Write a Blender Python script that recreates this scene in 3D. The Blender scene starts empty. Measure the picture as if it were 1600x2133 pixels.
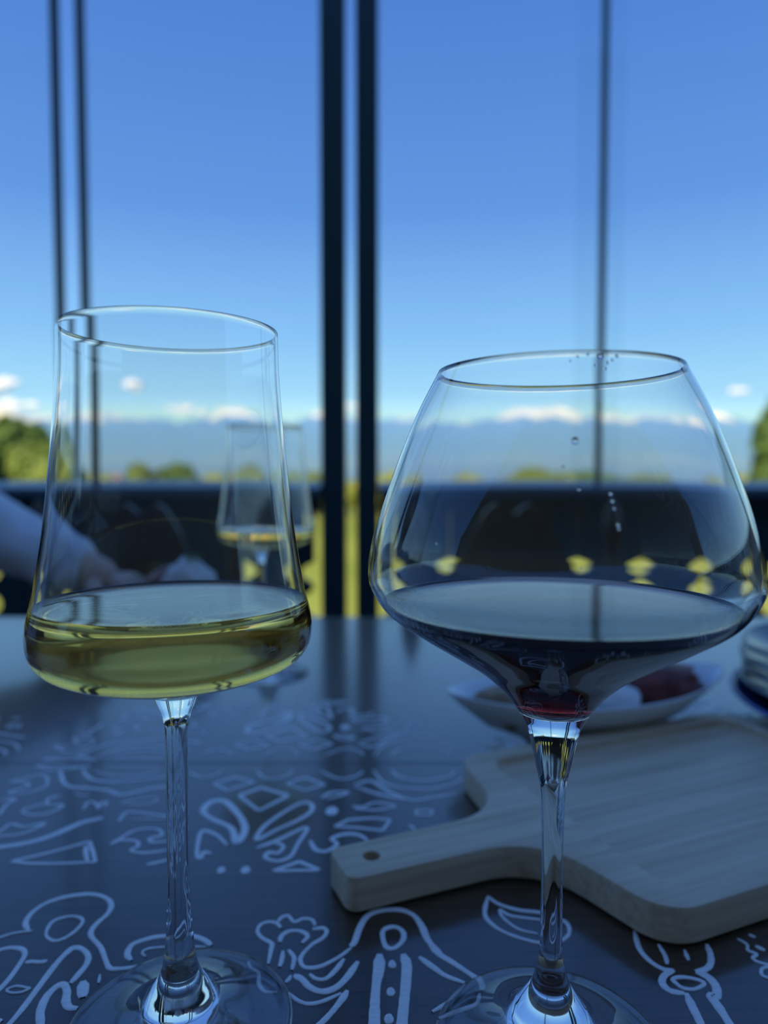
import bpy, bmesh, math, random
from mathutils import Vector, Matrix, noise as mnoise
random.seed(7)
scn = bpy.context.scene
col = scn.collection
PI = math.pi

# ------------------------------------------------------------------ camera
FPX = 1484.0                 # focal length in pixels of the 1600x2133 frame
CAM_H = 0.192                # eye height above the table top
PITCH = math.radians(2.8)    # looking slightly down
cam_d = bpy.data.cameras.new('camera')
cam = bpy.data.objects.new('camera', cam_d)
col.objects.link(cam)
cam.location = (0, 0, CAM_H)
cam.rotation_euler = (PI / 2 - PITCH, 0, 0)
cam_d.sensor_fit = 'VERTICAL'
cam_d.sensor_height = 36.0
cam_d.sensor_width = 27.0
cam_d.lens = 36.0 * FPX / 2133.0
cam_d.clip_start = 0.01
cam_d.clip_end = 30000
cam_d.dof.use_dof = True
cam_d.dof.focus_distance = 0.232
cam_d.dof.aperture_fstop = 5.8
scn.camera = cam

# ------------------------------------------------------------------ sky
world = bpy.data.worlds.new('sky')
scn.world = world
world.use_nodes = True
wn = world.node_tree
wn.nodes.clear()
w_out = wn.nodes.new('ShaderNodeOutputWorld')
w_bg = wn.nodes.new('ShaderNodeBackground')
w_tc = wn.nodes.new('ShaderNodeTexCoord')
w_sep = wn.nodes.new('ShaderNodeSeparateXYZ')
w_ramp = wn.nodes.new('ShaderNodeValToRGB')
SKY = [(0.0, (.52, .88, 1.05)), (.085, (.46, .84, 1.05)), (.19, (.275, .59, 1.0)),
       (.34, (.135, .34, .82)), (.545, (.085, .235, .68)), (1.0, (.085, .23, .66))]
els = w_ramp.color_ramp.elements
els[0].position, els[0].color = SKY[0][0], (*SKY[0][1], 1)
els[1].position, els[1].color = SKY[-1][0], (*SKY[-1][1], 1)
for p, c in SKY[1:-1]:
    e = els.new(p); e.color = (*c, 1)
wn.links.new(w_tc.outputs['Generated'], w_sep.inputs[0])
wn.links.new(w_sep.outputs['Z'], w_ramp.inputs[0])
wn.links.new(w_ramp.outputs[0], w_bg.inputs['Color'])
wn.links.new(w_bg.outputs[0], w_out.inputs['Surface'])
w_bg.inputs['Strength'].default_value = 1.0

# the sun stands behind the added back wall, which shades the terrace
sun_d = bpy.data.lights.new('sun', 'SUN')
sun_d.energy = 6.8
sun_d.color = (1.0, .89, .72)
sun_d.angle = math.radians(.6)
sun = bpy.data.objects.new('sun', sun_d)
col.objects.link(sun)
sun.rotation_euler = (math.radians(65), 0, math.radians(-14))

scn.view_settings.view_transform = 'Standard'
scn.view_settings.look = 'None'
scn.view_settings.gamma = 1.0
scn.view_settings.use_curve_mapping = False
scn.view_settings.exposure = 0.0
scn.cycles.max_bounces = 28
scn.cycles.transmission_bounces = 24
scn.cycles.glossy_bounces = 10
scn.cycles.transparent_max_bounces = 24
scn.cycles.diffuse_bounces = 4
scn.cycles.volume_bounces = 1
scn.cycles.sample_clamp_indirect = 6.0
scn.cycles.caustics_reflective = True
scn.cycles.caustics_refractive = True
scn.cycles.blur_glossy = 0.3

# ------------------------------------------------------------------ materials
def mat(name, color=(.5, .5, .5), rough=.5, metallic=0., spec=.5, coat=0., coat_rough=.1):
    m = bpy.data.materials.new(name)
    m.use_nodes = True
    b = m.node_tree.nodes['Principled BSDF']
    b.inputs['Base Color'].default_value = (*color, 1)
    b.inputs['Roughness'].default_value = rough
    b.inputs['Metallic'].default_value = metallic
    b.inputs['Specular IOR Level'].default_value = spec
    b.inputs['Coat Weight'].default_value = coat
    b.inputs['Coat Roughness'].default_value = coat_rough
    return m

def nd(m, t, **kw):
    n = m.node_tree.nodes.new(t)
    for k, v in kw.items():
        setattr(n, k, v)
    return n

def lk(m, a, b):
    m.node_tree.links.new(a, b)

def tint(m, colors, scale=(1, 1, 1), nscale=8., detail=5., rough=.55, bump=0., bdist=.001, coords='Object', lo=.3, hi=.7):
    """colour that wanders between the given colours with stretched noise, plus relief"""
    b = m.node_tree.nodes['Principled BSDF']
    tc = nd(m, 'ShaderNodeTexCoord'); mp = nd(m, 'ShaderNodeMapping')
    mp.inputs['Scale'].default_value = scale
    nz = nd(m, 'ShaderNodeTexNoise')
    nz.inputs['Scale'].default_value = nscale
    nz.inputs['Detail'].default_value = detail
    nz.inputs['Roughness'].default_value = rough
    rp = nd(m, 'ShaderNodeValToRGB')
    e = rp.color_ramp.elements
    e[0].position = lo; e[0].color = (*colors[0], 1)
    e[1].position = hi; e[1].color = (*colors[-1], 1)
    for i, c in enumerate(colors[1:-1]):
        k = e.new(lo + (hi - lo) * (i + 1) / (len(colors) - 1)); k.color = (*c, 1)
    lk(m, tc.outputs[coords], mp.inputs[0]); lk(m, mp.outputs[0], nz.inputs['Vector'])
    lk(m, nz.outputs['Fac'], rp.inputs[0]); lk(m, rp.outputs[0], b.inputs['Base Color'])
    if bump:
        bp = nd(m, 'ShaderNodeBump'); bp.inputs['Strength'].default_value = bump
        bp.inputs['Distance'].default_value = bdist
        lk(m, nz.outputs['Fac'], bp.inputs['Height']); lk(m, bp.outputs[0], b.inputs['Normal'])
    return m

def glass_mat(name, color, ior):
    m = bpy.data.materials.new(name); m.use_nodes = True
    nt = m.node_tree; nt.nodes.clear()
    o = nt.nodes.new('ShaderNodeOutputMaterial'); g = nt.nodes.new('ShaderNodeBsdfGlass')
    g.inputs['Color'].default_value = (*color, 1); g.inputs['Roughness'].default_value = 0
    g.inputs['IOR'].default_value = ior
    nt.links.new(g.outputs[0], o.inputs['Surface'])
    return m

def liquid_mat(name, absorb, density, ior=1.343):
    m = glass_mat(name, (1, 1, 1), ior)
    nt = m.node_tree
    v = nt.nodes.new('ShaderNodeVolumeAbsorption')
    v.inputs['Color'].default_value = (*absorb, 1); v.inputs['Density'].default_value = density
    nt.links.new(v.outputs[0], nt.nodes['Material Output'].inputs['Volume'])
    return m

M = {}
M['crystal'] = glass_mat('clear_crystal', (1, 1, 1), 1.5)
M['amber_wine'] = liquid_mat('amber_wine', (.999, .785, .0), 24.0)
M['red_wine'] = liquid_mat('red_wine', (.70, .02, .06), 190.0)
M['droplet'] = glass_mat('wine_droplet', (1, .96, .95), 1.34)

# window pane: thin clear glass, mostly see-through with a Fresnel reflection
m = bpy.data.materials.new('window_glass'); m.use_nodes = True
nt = m.node_tree; nt.nodes.clear()
o_ = nt.nodes.new('ShaderNodeOutputMaterial'); mx = nt.nodes.new('ShaderNodeMixShader')
tr = nt.nodes.new('ShaderNodeBsdfTransparent'); gl = nt.nodes.new('ShaderNodeBsdfGlossy'); fr = nt.nodes.new('ShaderNodeFresnel')
tr.inputs[0].default_value = (.968, .980, .982, 1); gl.inputs['Roughness'].default_value = .0; fr.inputs[0].default_value = 1.45
gp = nt.nodes.new('ShaderNodeNewGeometry'); fm = nt.nodes.new('ShaderNodeMath'); fm.operation = 'MULTIPLY'; fi = nt.nodes.new('ShaderNodeMath'); fi.operation = 'SUBTRACT'
fi.inputs[0].default_value = 1.0; nt.links.new(gp.outputs['Backfacing'], fi.inputs[1])     # a thin pane reflects once, from its outer faces
nt.links.new(fr.outputs[0], fm.inputs[0]); nt.links.new(fi.outputs[0], fm.inputs[1])
nt.links.new(fm.outputs[0], mx.inputs[0]); nt.links.new(tr.outputs[0], mx.inputs[1]); nt.links.new(gl.outputs[0], mx.inputs[2])
nt.links.new(mx.outputs[0], o_.inputs['Surface'])
M['pane'] = m

M['table_wood'] = tint(mat('dark_table_wood', rough=.30, spec=.5, coat=1.0, coat_rough=.12), [(.036, .017, .010), (.062, .030, .016), (.085, .042, .024)],
                       scale=(1.5, 38, 10), nscale=6, detail=7, bump=.22, bdist=.0006)
m = M['table_wood']; b = m.node_tree.nodes['Principled BSDF']      # short dark pores along the grain
tc = nd(m, 'ShaderNodeTexCoord'); mp = nd(m, 'ShaderNodeMapping'); mp.inputs['Scale'].default_value = (70, 1300, 1)
nz = nd(m, 'ShaderNodeTexNoise'); nz.inputs['Scale'].default_value = 1.; nz.inputs['Detail'].default_value = 2.
rp = nd(m, 'ShaderNodeValToRGB'); rp.color_ramp.elements[0].position = .60; rp.color_ramp.elements[0].color = (1, 1, 1, 1)
rp.color_ramp.elements[1].position = .70; rp.color_ramp.elements[1].color = (.22, .20, .20, 1)
mm = nd(m, 'ShaderNodeMix', data_type='RGBA', blend_type='MULTIPLY'); mm.inputs[0].default_value = 1
src = b.inputs['Base Color'].links[0].from_socket
lk(m, tc.outputs['Object'], mp.inputs[0]); lk(m, mp.outputs[0], nz.inputs['Vector']); lk(m, nz.outputs['Fac'], rp.inputs[0])
lk(m, src, mm.inputs[6]); lk(m, rp.outputs[0], mm.inputs[7]); lk(m, mm.outputs[2], b.inputs['Base Color'])
M['table_edge'] = tint(mat('table_edge_wood', rough=.45), [(.02, .013, .011), (.04, .026, .021)], scale=(1.5, 30, 30), nscale=6, bump=.1)
M['paint_line'] = tint(mat('white_table_paint', rough=.42, spec=.5), [(.80, .76, .72), (.95, .91, .87)], scale=(60, 220, 60), nscale=3, detail=4, bump=.35, bdist=.0005)
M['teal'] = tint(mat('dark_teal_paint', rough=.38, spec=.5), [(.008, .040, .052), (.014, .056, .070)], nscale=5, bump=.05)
M['skylit_teal'] = tint(mat('skylit_handrail_teal', rough=.30, spec=.6), [(.05, .10, .13), (.08, .14, .17)], nscale=6, bump=.05)  # paler than the boards: skylight on the rail put into the colour
M['stile'] = mat('dark_aluminium', (.018, .030, .040), .35, spec=.5)
M['chair_wood'] = tint(mat('chair_brown_wood', rough=.4), [(.030, .013, .007), (.055, .026, .014)], scale=(20, 20, 2), nscale=5, bump=.1)
M['ceiling'] = tint(mat('ceiling_boards', rough=.6), [(.10, .075, .055), (.16, .12, .09)], scale=(1, 12, 1), nscale=4, bump=.1)
M['wall'] = tint(mat('back_wall_plaster', rough=.8), [(.24, .195, .16), (.32, .265, .22)], nscale=9, bump=.1)
M['floor'] = tint(mat('floor_boards', rough=.5), [(.16, .12, .09), (.26, .20, .15)], scale=(12, 1, 1), nscale=4, bump=.1)
M['outer'] = tint(mat('outer_masonry', rough=.9), [(.35, .32, .28), (.45, .42, .38)], nscale=3, bump=.2)

# bamboo board: strips with grain along the board's own x axis
m = tint(mat('bamboo', rough=.5, spec=.35), [(.54, .40, .26), (.68, .52, .35), (.76, .60, .42)], scale=(2.2, 60, 60), nscale=4.5, detail=7, bump=.10, bdist=.0004)
b = m.node_tree.nodes['Principled BSDF']
tc = nd(m, 'ShaderNodeTexCoord'); mp = nd(m, 'ShaderNodeMapping'); mp.inputs['Scale'].default_value = (1.3, 55, 1)
wv = nd(m, 'ShaderNodeTexNoise'); wv.inputs['Scale'].default_value = 1.; wv.inputs['Detail'].default_value = 1.
rp = nd(m, 'ShaderNodeValToRGB'); rp.color_ramp.elements[0].position = .35; rp.color_ramp.elements[0].color = (.90, .89, .88, 1)
rp.color_ramp.elements[1].position = .65; rp.color_ramp.elements[1].color = (1.05, 1.05, 1.05, 1)
mm = nd(m, 'ShaderNodeMix', data_type='RGBA', blend_type='MULTIPLY'); mm.inputs[0].default_value = 1
src = b.inputs['Base Color'].links[0].from_socket
lk(m, tc.outputs['Object'], mp.inputs[0]); lk(m, mp.outputs[0], wv.inputs['Vector']); lk(m, wv.outputs['Fac'], rp.inputs[0])
lk(m, src, mm.inputs[6]); lk(m, rp.outputs[0], mm.inputs[7]); lk(m, mm.outputs[2], b.inputs['Base Color'])
M['bamboo'] = m

M['ceramic'] = mat('white_ceramic', (.80, .80, .79), .25, spec=.5)
M['blue_ceramic'] = mat('blue_glazed_ceramic', (.010, .026, .11), .12, spec=.6)
M['dark_ceramic'] = mat('dark_slate_ceramic', (.020, .030, .034), .10, spec=.5)
M['blue_rim'] = mat('blue_glazed_rim', (.10, .16, .42), .2, spec=.5)
M['lit_rim'] = mat('lit_plate_rim', (.16, .19, .22), .25, spec=.5)  # light caught on the stacked plates' edges, put in as a pale rim
M['pate'] = tint(mat('walnut_pate', rough=.7), [(.22, .12, .06), (.45, .29, .16)], nscale=90, bump=.5, bdist=.002)
M['beet'] = tint(mat('beet_pate', rough=.5), [(.10, .012, .010), (.26, .05, .03)], nscale=80, bump=.5, bdist=.002)
M['cheese'] = tint(mat('white_cheese', rough=.6), [(.72, .68, .62), (.85, .82, .78)], nscale=40, bump=.3, bdist=.002)
M['tomato'] = mat('dark_tomato', (.20, .018, .016), .3)
M['leaf_food'] = mat('herb_green', (.06, .16, .03), .5)
M['shirt'] = tint(mat('white_shirt_cotton', rough=.9), [(.66, .66, .68), (.76, .76, .77)], nscale=30, bump=.15, bdist=.002)
M['skin'] = tint(mat('skin', rough=.55), [(.48, .29, .22), (.56, .36, .28)], nscale=14)
M['hair'] = mat('dark_hair', (.02, .014, .01), .5)
M['trousers'] = mat('grey_trousers', (.05, .05, .06), .9)
M['eye'] = mat('eye_dark', (.02, .015, .01), .2)
M['lip'] = mat('lip', (.42, .17, .14), .5)

M['grass'] = tint(mat('sunlit_meadow', rough=.9, spec=.1), [(.26, .31, .035), (.40, .42, .055), (.46, .43, .09)], nscale=.09, detail=7, coords='Object')
M['leaf_a'] = tint(mat('tree_leaf_olive', rough=.6, spec=.2), [(.075, .12, .022), (.21, .25, .05)], nscale=.7, detail=3)
M['leaf_b'] = tint(mat('tree_leaf_dark', rough=.6, spec=.2), [(.04, .085, .02), (.13, .19, .04)], nscale=.7, detail=3)
M['leaf_c'] = tint(mat('tree_leaf_yellow', rough=.6, spec=.2), [(.16, .20, .03), (.33, .34, .06)], nscale=.7, detail=3)
M['bark'] = mat('bark', (.09, .065, .045), .9)
M['house'] = mat('white_render', (.80, .76, .70), .8)
M['roof'] = mat('roof_tile', (.40, .17, .10), .8)
M['house_glass'] = mat('house_window', (.05, .06, .07), .2)
M['cloud'] = mat('cloud_white', (.70, .68, .68), 1.0, spec=0)

# mountains: haze blue put into the slope colour, snow from a ragged height
m = mat('mountain', rough=1, spec=0); b = m.node_tree.nodes['Principled BSDF']
geo = nd(m, 'ShaderNodeNewGeometry'); sp = nd(m, 'ShaderNodeSeparateXYZ'); nz = nd(m, 'ShaderNodeTexNoise'); nz.inputs['Scale'].default_value = .006; nz.inputs['Detail'].default_value = 6
ma = nd(m, 'ShaderNodeMath', operation='MULTIPLY_ADD'); ma.inputs[1].default_value = 170.; rp = nd(m, 'ShaderNodeMapRange')
rp.inputs[1].default_value = 412; rp.inputs[2].default_value = 445
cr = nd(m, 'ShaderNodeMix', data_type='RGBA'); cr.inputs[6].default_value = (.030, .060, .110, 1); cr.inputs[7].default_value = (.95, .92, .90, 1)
lk(m, geo.outputs['Position'], sp.inputs[0]); lk(m, geo.outputs['Position'], nz.inputs['Vector']); lk(m, nz.outputs['Fac'], ma.inputs[0])
lk(m, sp.outputs['Z'], ma.inputs[2]); lk(m, ma.outputs[0], rp.inputs[0]); lk(m, rp.outputs[0], cr.inputs[0]); lk(m, cr.outputs[2], b.inputs['Base Color'])
M['mountain'] = m
M['foothill'] = tint(mat('wooded_foothill', rough=1, spec=0), [(.05, .075, .05), (.10, .13, .07)], nscale=.01, detail=6)

m = bpy.data.materials.new('valley_haze'); m.use_nodes = True
nt = m.node_tree; nt.nodes.clear(); o_ = nt.nodes.new('ShaderNodeOutputMaterial'); vs = nt.nodes.new('ShaderNodeVolumeScatter')
vs.inputs['Color'].default_value = (.095, .22, 1, 1); vs.inputs['Density'].default_value = .0032; vs.inputs['Anisotropy'].default_value = -.19
nt.links.new(vs.outputs[0], o_.inputs['Volume']); M['haze'] = m

# ------------------------------------------------------------------ mesh helpers
def obj(name, verts, faces, material, parent=None, smooth=False, loc=(0, 0, 0)):
    me = bpy.data.meshes.new(name)
    me.from_pydata([tuple(v) for v in verts], [], [tuple(f) for f in faces])
    if isinstance(material, (list, tuple)):
        for q in material: me.materials.append(q)
    else:
        me.materials.append(material)
    if smooth:
        me.polygons.foreach_set('use_smooth', [True] * len(me.polygons))
    me.update()
    o = bpy.data.objects.new(name, me); col.objects.link(o)
    o.location = loc
    if parent: o.parent = parent
    return o

def bmobj(name, bm, material, parent=None, smooth=False, loc=(0, 0, 0)):
    bmesh.ops.recalc_face_normals(bm, faces=bm.faces)
    me = bpy.data.meshes.new(name); bm.to_mesh(me); bm.free()
    me.materials.append(material)
    if smooth: me.polygons.foreach_set('use_smooth', [True] * len(me.polygons))
    o = bpy.data.objects.new(name, me); col.objects.link(o); o.location = loc
    if parent: o.parent = parent
    return o

def empty(name, loc=(0, 0, 0), rz=0, parent=None):
    o = bpy.data.objects.new(name, None); col.objects.link(o)
    o.location = loc; o.rotation_euler = (0, 0, rz); o.empty_display_size = .05
    if parent: o.parent = parent
    return o

def tag(o, label=None, cat=None, group=None, kind=None):
    if label: o['label'] = label
    if cat: o['category'] = cat
    if group: o['group'] = group
    if kind: o['kind'] = kind
    return o

def smooth_by_angle(o, deg=35):
    me = o.data
    me.polygons.foreach_set('use_smooth', [True] * len(me.polygons))
    try:
        me.set_sharp_from_angle(angle=math.radians(deg))
    except Exception:
        pass

def box(name, x0, x1, y0, y1, z0, z1, material, parent=None, bevel=0.0, seg=2):
    bm = bmesh.new()
    vs = [bm.verts.new((x, y, z)) for x in (x0, x1) for y in (y0, y1) for z in (z0, z1)]
    for f in ((0, 1, 3, 2), (4, 6, 7, 5), (0, 4, 5, 1), (2, 3, 7, 6), (0, 2, 6, 4), (1, 5, 7, 3)):
        bm.faces.new([vs[i] for i in f])
    if bevel:
        bmesh.ops.bevel(bm, geom=bm.edges[:], offset=bevel, segments=seg, profile=.6, affect='EDGES')
    return bmobj(name, bm, material, parent)

def catmull(pts, k=8, closed=False):
    P = [Vector(p) for p in pts]
    n = len(P); out = []
    if closed:
        for i in range(n):
            a, b_, c, d = P[i - 1], P[i], P[(i + 1) % n], P[(i + 2) % n]
            for j in range(k):
                t = j / k
                out.append(.5 * (2 * b_ + (c - a) * t + (2 * a - 5 * b_ + 4 * c - d) * t * t + (3 * b_ - a - 3 * c + d) * t ** 3))
        return out
    Q = [2 * P[0] - P[1]] + P + [2 * P[-1] - P[-2]]
    for i in range(1, n):
        a, b_, c, d = Q[i - 1], Q[i], Q[i + 1], Q[i + 2]
        for j in range(k):
            t = j / k
            out.append(.5 * (2 * b_ + (c - a) * t + (2 * a - 5 * b_ + 4 * c - d) * t * t + (3 * b_ - a - 3 * c + d) * t ** 3))
    out.append(P[-1].copy())
    return out

def lathe(name, prof, material, parent=None, seg=96, loc=(0, 0, 0)):
    """closed solid of revolution: profile is a list of (r, z); r = 0 ends collapse to a pole"""
    V, Fc, rings = [], [], []
    for r, z in prof:
        if r < 1e-6:
            rings.append([len(V)]); V.append((0, 0, z))
        else:
            i0 = len(V)
            for s in range(seg):
                a = 2 * PI * s / seg
                V.append((r * math.cos(a), r * math.sin(a), z))
            rings.append(list(range(i0, i0 + seg)))
    for A, B in zip(rings[:-1], rings[1:]):
        if len(A) == 1 and len(B) == 1: continue
        for s in range(seg):
            t = (s + 1) % seg
            if len(A) == 1: Fc.append((A[0], B[t], B[s]))
            elif len(B) == 1: Fc.append((A[s], A[t], B[0]))
            else: Fc.append((A[s], A[t], B[t], B[s]))
    o = obj(name, V, Fc, material, parent, True, loc)
    bm = bmesh.new(); bm.from_mesh(o.data); bmesh.ops.recalc_face_normals(bm, faces=bm.faces); bm.to_mesh(o.data); bm.free()
    o.data.polygons.foreach_set('use_smooth', [True] * len(o.data.polygons))
    return o

def prism_loops(bm, loop, z0, z1):
    """walls of an outline between two heights; returns (bottom verts, top verts)"""
    a = [bm.verts.new((p[0], p[1], z0)) for p in loop]; b_ = [bm.verts.new((p[0], p[1], z1)) for p in loop]
    n = len(loop)
    for i in range(n):
        j = (i + 1) % n
        bm.faces.new((a[i], a[j], b_[j], b_[i]))
    return a, b_

def ring_edges(bm, vs):
    E = []
    for i in range(len(vs)):
        p, q = vs[i], vs[(i + 1) % len(vs)]
        E.append(bm.edges.get((p, q)) or bm.edges.new((p, q)))
    return E

def tube(name, pts, radii, material, parent=None, seg=10, k=4, caps=True):
    C = catmull(pts, k)
    n = len(C)
    if isinstance(radii, (int, float)): radii = [radii] * len(pts)
    R = []
    for i in range(n):
        t = i / (n - 1) * (len(radii) - 1); a = min(int(t), len(radii) - 2) if len(radii) > 1 else 0
        R.append(radii[a] + (radii[min(a + 1, len(radii) - 1)] - radii[a]) * (t - a))
    V, Fc = [], []
    up = Vector((0, 0, 1)); prev = None
    for i in range(n):
        d = (C[min(i + 1, n - 1)] - C[max(i - 1, 0)]).normalized()
        if prev is None:
            s = d.cross(up)
            if s.length < .1: s = d.cross(Vector((1, 0, 0)))
        else:
            s = prev - d * prev.dot(d)
        s.normalize(); prev = s; u = s.cross(d)
        for q in range(seg):
            a = 2 * PI * q / seg
            V.append(C[i] + (s * math.cos(a) + u * math.sin(a)) * R[i])
    for i in range(n - 1):
        for q in range(seg):
            r_ = (q + 1) % seg
            Fc.append((i * seg + q, i * seg + r_, (i + 1) * seg + r_, (i + 1) * seg + q))
    if caps:
        Fc.append(tuple(reversed(range(seg)))); Fc.append(tuple(range((n - 1) * seg, n * seg)))
    o = obj(name, V, Fc, material, parent)
    bm = bmesh.new(); bm.from_mesh(o.data); bmesh.ops.recalc_face_normals(bm, faces=bm.faces); bm.to_mesh(o.data); bm.free()
    smooth_by_angle(o, 50)
    return o

def blob(name, c, r, material, parent=None, amp=.18, freq=2.5, seed=0, sub=3, cell=None):
    bm = bmesh.new(); bmesh.ops.create_icosphere(bm, subdivisions=sub, radius=1)
    for v in bm.verts:
        n_ = mnoise.noise(v.co * freq + Vector((seed * 7.3, seed * 3.1, seed)))
        q = v.co * (1 + amp * n_)
        v.co = (q.x * r[0], q.y * r[1], q.z * r[2])
    return bmobj(name, bm, material, parent, True, c)

def table_pt(px, py, z=0.0):
    """point of a horizontal plane seen at a pixel of the photograph (used to read positions off the table)"""
    a = (px - 800) / FPX; b_ = (1066.5 - py) / FPX
    y = math.cos(PITCH) + b_ * math.sin(PITCH); zz = -math.sin(PITCH) + b_ * math.cos(PITCH)
    t = (z - CAM_H) / zz
    return a * t, y * t

# ------------------------------------------------------------------ the terrace room
RX0, RX1, RY0, RAIL = -2.3, 2.4, -2.4, 1.90
FLOOR, CEIL = -.75, 1.78
tag(box('floor', RX0 - .1, RX1 + .1, RY0 - .1, RAIL + .12, FLOOR - .2, FLOOR, M['floor']), 'dark boarded terrace floor under the table', kind='structure')
tag(box('wall_back', RX0 - 6.0, RX1 + 6.0, RY0 - .3, RY0, -4.0, 3.8, M['wall']), 'unseen wall added behind the viewer to keep the sun off the terrace', kind='structure')  # unseen, added; height and width set to block sun and darken glass reflections
tag(box('wall_left', RX0 - .1, RX0, RY0, RAIL + .1, FLOOR, .45, M['wall']), 'low parapet along the left side of the terrace', kind='structure')
tag(box('wall_right', RX1, RX1 + .1, RY0, RAIL + .1, FLOOR, .45, M['wall']), 'low parapet along the right side of the terrace', kind='structure')
tag(box('wall_base', RX0 - .1, RX1 + .1, RY0, RAIL - .1, -4.0, FLOOR - .2, M['outer']), 'masonry base carrying the terrace', kind='structure')
for i, x in enumerate((RX0 - .05, RX1 + .05)):
    tag(box('trim_%d' % (i + 1), x - .05, x + .05, RAIL, RAIL + .1, .45, CEIL, M['teal'], bevel=.005), 'dark teal corner post of the terrace', kind='structure')
tag(box('trim_3', RX0 + .0, RX1 - .0, RAIL - .03, RAIL + .10, CEIL - .14, CEIL, M['teal'], bevel=.005), 'dark teal head beam over the glazing', kind='structure')

# the two tall posts in the middle
for x0, x1, lab in ((-.167, -.1016, 'left one of the two tall dark teal posts in the middle'), (-.0743, -.0149, 'right one of the two tall dark teal posts in the middle')):
    p = empty('balcony_post', ((x0 + x1) / 2, RAIL + .03, FLOOR))
    w = (x1 - x0) / 2
    box('shaft', -w, w, -.04, .04, 0, CEIL - .14 - FLOOR, M['teal'], p, .006)
    box('foot_plate', -w - .004, w + .004, -.045, .045, 0, .06, M['teal'], p, .004)
    tag(p, lab, 'post', 'middle posts')

# railing of shaped boards: the gaps between their carved edges are the yellow openings
PITCH_X = .178; OPEN0 = -.187
def half_gap(z):
    g = .0012
    for zc, hw, hh in ((-.068, .039, .028), (-.152, .039, .036), (-.26, .030, .045), (-.38, .039, .036), (-.47, .039, .028)):
        t = (z - zc) / hh
        if abs(t) < 1: g = max(g, hw * (1 - t * t) ** .75)
    if -.19 < z < -.06: g = max(g, .005)
    return g
ZB0, ZB1 = -.64, .15
zs = [ZB0 + (ZB1 - ZB0) * i / 10 for i in range(4)] + [ -.53 + .0085 * i for i in range(60)] + [0.0, .08, ZB1]
zs = sorted(set(round(z, 4) for z in zs))
def plank_mesh():
    V, Fc = [], []
    n = len(zs)
    for y in (-.011, .011):
        for z in zs:
            w = PITCH_X / 2 - half_gap(z)
            V += [(-w, y, z), (w, y, z)]
    L = lambda s, i: s * 2 * n + 2 * i
    for i in range(n - 1):
        Fc.append((L(0, i), L(0, i) + 1, L(0, i + 1) + 1, L(0, i + 1)))
        Fc.append((L(1, i) + 1, L(1, i), L(1, i + 1), L(1, i + 1) + 1))
        Fc.append((L(1, i), L(0, i), L(0, i + 1), L(1, i + 1)))
        Fc.append((L(0, i) + 1, L(1, i) + 1, L(1, i + 1) + 1, L(0, i + 1) + 1))
    Fc.append((L(0, 0), L(1, 0), L(1, 0) + 1, L(0, 0) + 1))
    t = n - 1
    Fc.append((L(0, t) + 1, L(1, t) + 1, L(1, t), L(0, t)))
    me = bpy.data.meshes.new('railing_board'); me.from_pydata(V, [], Fc); me.materials.append(M['teal']); me.update()
    return me
PLANK = plank_mesh()
def railing(x0, x1, label):
    r = empty('balcony_railing', ((x0 + x1) / 2, RAIL, FLOOR))
    cx = (x0 + x1) / 2
    k0 = math.ceil((x0 - OPEN0) / PITCH_X - .35); k1 = math.floor((x1 - OPEN0) / PITCH_X + .35)
    for k in range(k0, k1):
        c = OPEN0 + (k + .5) * PITCH_X
        if c - PITCH_X / 2 < x0 - .08 or c + PITCH_X / 2 > x1 + .08: continue
        o = bpy.data.objects.new('board', PLANK); col.objects.link(o); o.parent = r
        o.location = (c - cx, 0.03, -FLOOR)
    w = (x1 - x0) / 2
    # handrail with a sloping top, in the paler sky-lit tone
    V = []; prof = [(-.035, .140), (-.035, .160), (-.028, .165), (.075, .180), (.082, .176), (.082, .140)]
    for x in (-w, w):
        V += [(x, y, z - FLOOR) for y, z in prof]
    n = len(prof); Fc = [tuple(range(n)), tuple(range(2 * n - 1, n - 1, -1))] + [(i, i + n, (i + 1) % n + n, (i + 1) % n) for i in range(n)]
    bm_o = obj('handrail', V, Fc, M['skylit_teal'], r)
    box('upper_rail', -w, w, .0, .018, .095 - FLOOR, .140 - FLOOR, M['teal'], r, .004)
    box('lower_rail', -w, w, .005, .06, -.69 - FLOOR, -.635 - FLOOR, M['teal'], r, .004)
    tag(r, label, 'railing', 'balcony railings')
railing(RX0 + .02, -.169, 'dark teal railing of carved boards left of the middle posts')
railing(-.013, RX1 - .02, 'dark teal railing of carved boards right of the middle posts')

# glazing above the railing
def window(n, x0, x1, y, stiles, label):
    w = empty('window_%d' % n, ((x0 + x1) / 2, RAIL + y, .18)); cx = (x0 + x1) / 2
    zt = CEIL - .14 - .18
    box('pane', x0 - cx, x1 - cx, -.004, .004, 0.006, zt, M['pane'], w)
    for a, b_ in stiles:
        box('stile', a - cx, b_ - cx, -.014, .014, 0, zt, M['stile'], w, .002)
    tag(w, label, kind='structure')
window(1, RX0 + .02, -.8547, .025, [(-.8707, -.8547)], 'clear sliding glass panel at the far left')
window(2, -.820, -.169, .062, [(-.820, -.8026)], 'clear sliding glass panel between the left stile and the middle posts')
window(3, -.013, .636, .025, [], 'clear sliding glass panel right of the middle posts')
window(4, .5195, RX1 - .02, .062, [(.5846, .598)], 'clear sliding glass panel at the far right')

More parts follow.
